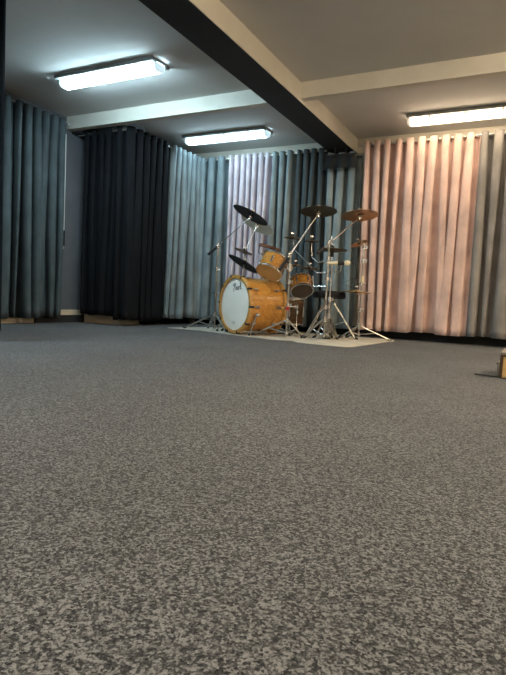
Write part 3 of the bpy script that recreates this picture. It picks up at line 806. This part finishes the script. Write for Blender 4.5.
# --- throne
tc_ = W(329.4, 295, 6.22); tc_.z = 0
tt_ = thing('drum_throne', 'round black padded drum stool with splayed chrome legs', 'stool', tc_)
zs = W(329.4, 298.6, 6.22).z
MB().lathe([(0, 0), (.165, 0), (.182, .008), (.186, .03), (.184, .06), (.170, .078), (.10, .086), (0, .088)], tc_ + UV * zs, UV, 48).build('seat', M['seat'], tt_, 50)
MB().cyl(tc_ + UV * (zs - .03), tc_ + UV * zs, .05, .09, 20).cyl(tc_ + UV * .10, tc_ + UV * zs, .014).build('post', M['steel'], tt_)
for f in (near(tc_, onfloor(303.5, 338), .34), near(tc_, onfloor(355, 340), .36), near(tc_, onfloor(329, 332), .33)):
    f = Vector((f.x, f.y, 0)); d = (f - tc_).normalized(); sd = Vector((-d.y, d.x, 0)); a = tc_ + UV * (zs - .03) + d * .05; e = f + UV * .018
    m = MB()
    for s in (-.013, .013): m.tube([a + sd * s, e + sd * s], .0075, 8)
    lg = m.build('leg', M['steel'], tt_)
    m = MB()
    for s in (-.010, .010): m.tube([tc_ + UV * .13 + d * .014 + sd * s, a.lerp(e, .55) + sd * s], .0055, 8)
    m.build('brace', M['steel'], tt_)
    MB().tube([e - d * .02 + UV * .02, e, e + d * .03 - UV * .004], [.013, .017, .012], 10).build('rubber_foot', M['rubber'], lg)
MB().cyl(tc_ + UV * .11, tc_ + UV * .15, .022, n=14).build('collar', M['chrome'], tt_)

# --- mounted shaker beside the hi-hat
sh0, sh1 = W(327.5, 263.2, 5.66), W(350, 263.0, 5.66)
ts = thing('shaker', 'cream and black tube shaker mounted below the hi-hats', 'percussion', sh0.lerp(sh1, .5))
MB().cyl(sh0, sh0.lerp(sh1, .44), .017, .019, 16).build('handle', M['cream_plastic'], ts)
MB().cyl(sh0.lerp(sh1, .44), sh0.lerp(sh1, .74), .021, .021, 16).build('grip', M['black'], ts)
a_ = sh0.lerp(sh1, .74)
MB().lathe([(.018, 0), (.026, .010), (.028, .035), (.024, .055), (.012, .064)], a_, sh1 - sh0, 18).build('tip', M['cream_plastic'], ts)
for k, (u, v) in enumerate(((354.5, 257.5), (355, 264.5))):
    MB().tube([sh1 - RV * .01, sh1.lerp(W(u, v, 5.66), .5) + UV * .008, W(u, v, 5.66)], .0022, 6).build('wire', M['black'], ts)
MB().tube([Vector((pg.x, pg.y, W(327, 270, DG).z)), W(333, 272.2, 5.68), W(340.5, 271.2, 5.66), W(341.5, 265, 5.66)], .005, 8).build('support_arm', M['chrome'], tg_)

# --- wood block bar over the small tom
wa, wb = W(259.5, 244.2, 6.3), W(280, 250.2, 6.38)
tw = thing('wood_block', 'long red brown percussion block above the small tilted tom', 'percussion', wa.lerp(wb, .5))
wd = (wb - wa).normalized()
MB().box(wa.lerp(wb, .5), ((wb - wa).length, .045, .034), Matrix((wd, UV.cross(wd).normalized(), wd.cross(UV.cross(wd).normalized()))).transposed(), .005).build('block', M['redwood'], tw)
MB().tube([wa + UV * .008, wa - UV * .10 - RV * .006, W(263, 254.5, 6.3)], .0065, 6).build('bracket', M['black'], tw)
MB().tube([wb, W(284, 258, 6.2), mz + FV * .03 + UV * .04], .006, 8).build('block_arm', M['black'], tf)

# --- K: far right stand with china splash and low brass cymbal
DK = 6.22
pk = W(358.6, 333, DK); ptk = W(364, 240, DK); ptk.x, ptk.y = pk.x, pk.y
tk = thing('cymbal_stand', 'tall thin chrome stand farthest right, before the pink curtain', 'cymbal stand', (pk.x, pk.y, 0))
tripod(tk, pk, .155, [near(pk, onfloor(389.5, 341.2), .44), near(pk, W(347.5, 333, 6.35), .25), near(pk, onfloor(340, 338.5), .25)])
upright(tk, pk, ptk, (.28, .55, .78, .92), .011, .008)
c11, c11b = cymbal('small upturned splash high on the far right stand', W(359.2, 243.6, 6.12), upv(.22, -.30, .9), .10, M['bronze'], 'splash_cymbal', .3)
MB().tube([ptk - UV * .02, c11b, c11b + UV * .03], .005, 8).build('side_arm', M['chrome'], tk)
c12, c12b = cymbal('bright brass cymbal lying flat low on the far right stand', W(356, 292.2, 6.02), upv(.03, .03, 1), .172, M['brass'], bow=.09)
MB().tube([Vector((pk.x, pk.y, c12b.z - .02)), c12b - UV * .015, c12b + UV * .02], .006, 8).build('side_arm', M['chrome'], tk)
sq = Vector((pk.x, pk.y, W(361, 283, DK).z))
MB().cyl(sq, sq + UV * .075, .021, .021, 16).build('sleeve', M['cream_plastic'], tk)
for (u, v) in ((346, 282), (345, 284.5)):
    MB().tube([sq + UV * (.05 if v < 283 else .0), W(351, 279 if v < 283 else 287.2, 6.15), W(u, v, 6.12)], .0022, 6).build('wire', M['black'], tk)

# ------------------------------------------------------------------ world and view
wd_ = bpy.data.worlds.new('world'); SC.world = wd_; wd_.use_nodes = True
bg = wd_.node_tree.nodes['Background']; bg.inputs['Color'].default_value = (.5, .5, .5, 1); bg.inputs['Strength'].default_value = .05
SC.view_settings.view_transform = 'Standard'
SC.view_settings.look = 'None'
SC.view_settings.gamma = 1
SC.view_settings.exposure = 2.52
SC.view_settings.use_curve_mapping = False
SC.cycles.max_bounces = 8
SC.cycles.diffuse_bounces = 5
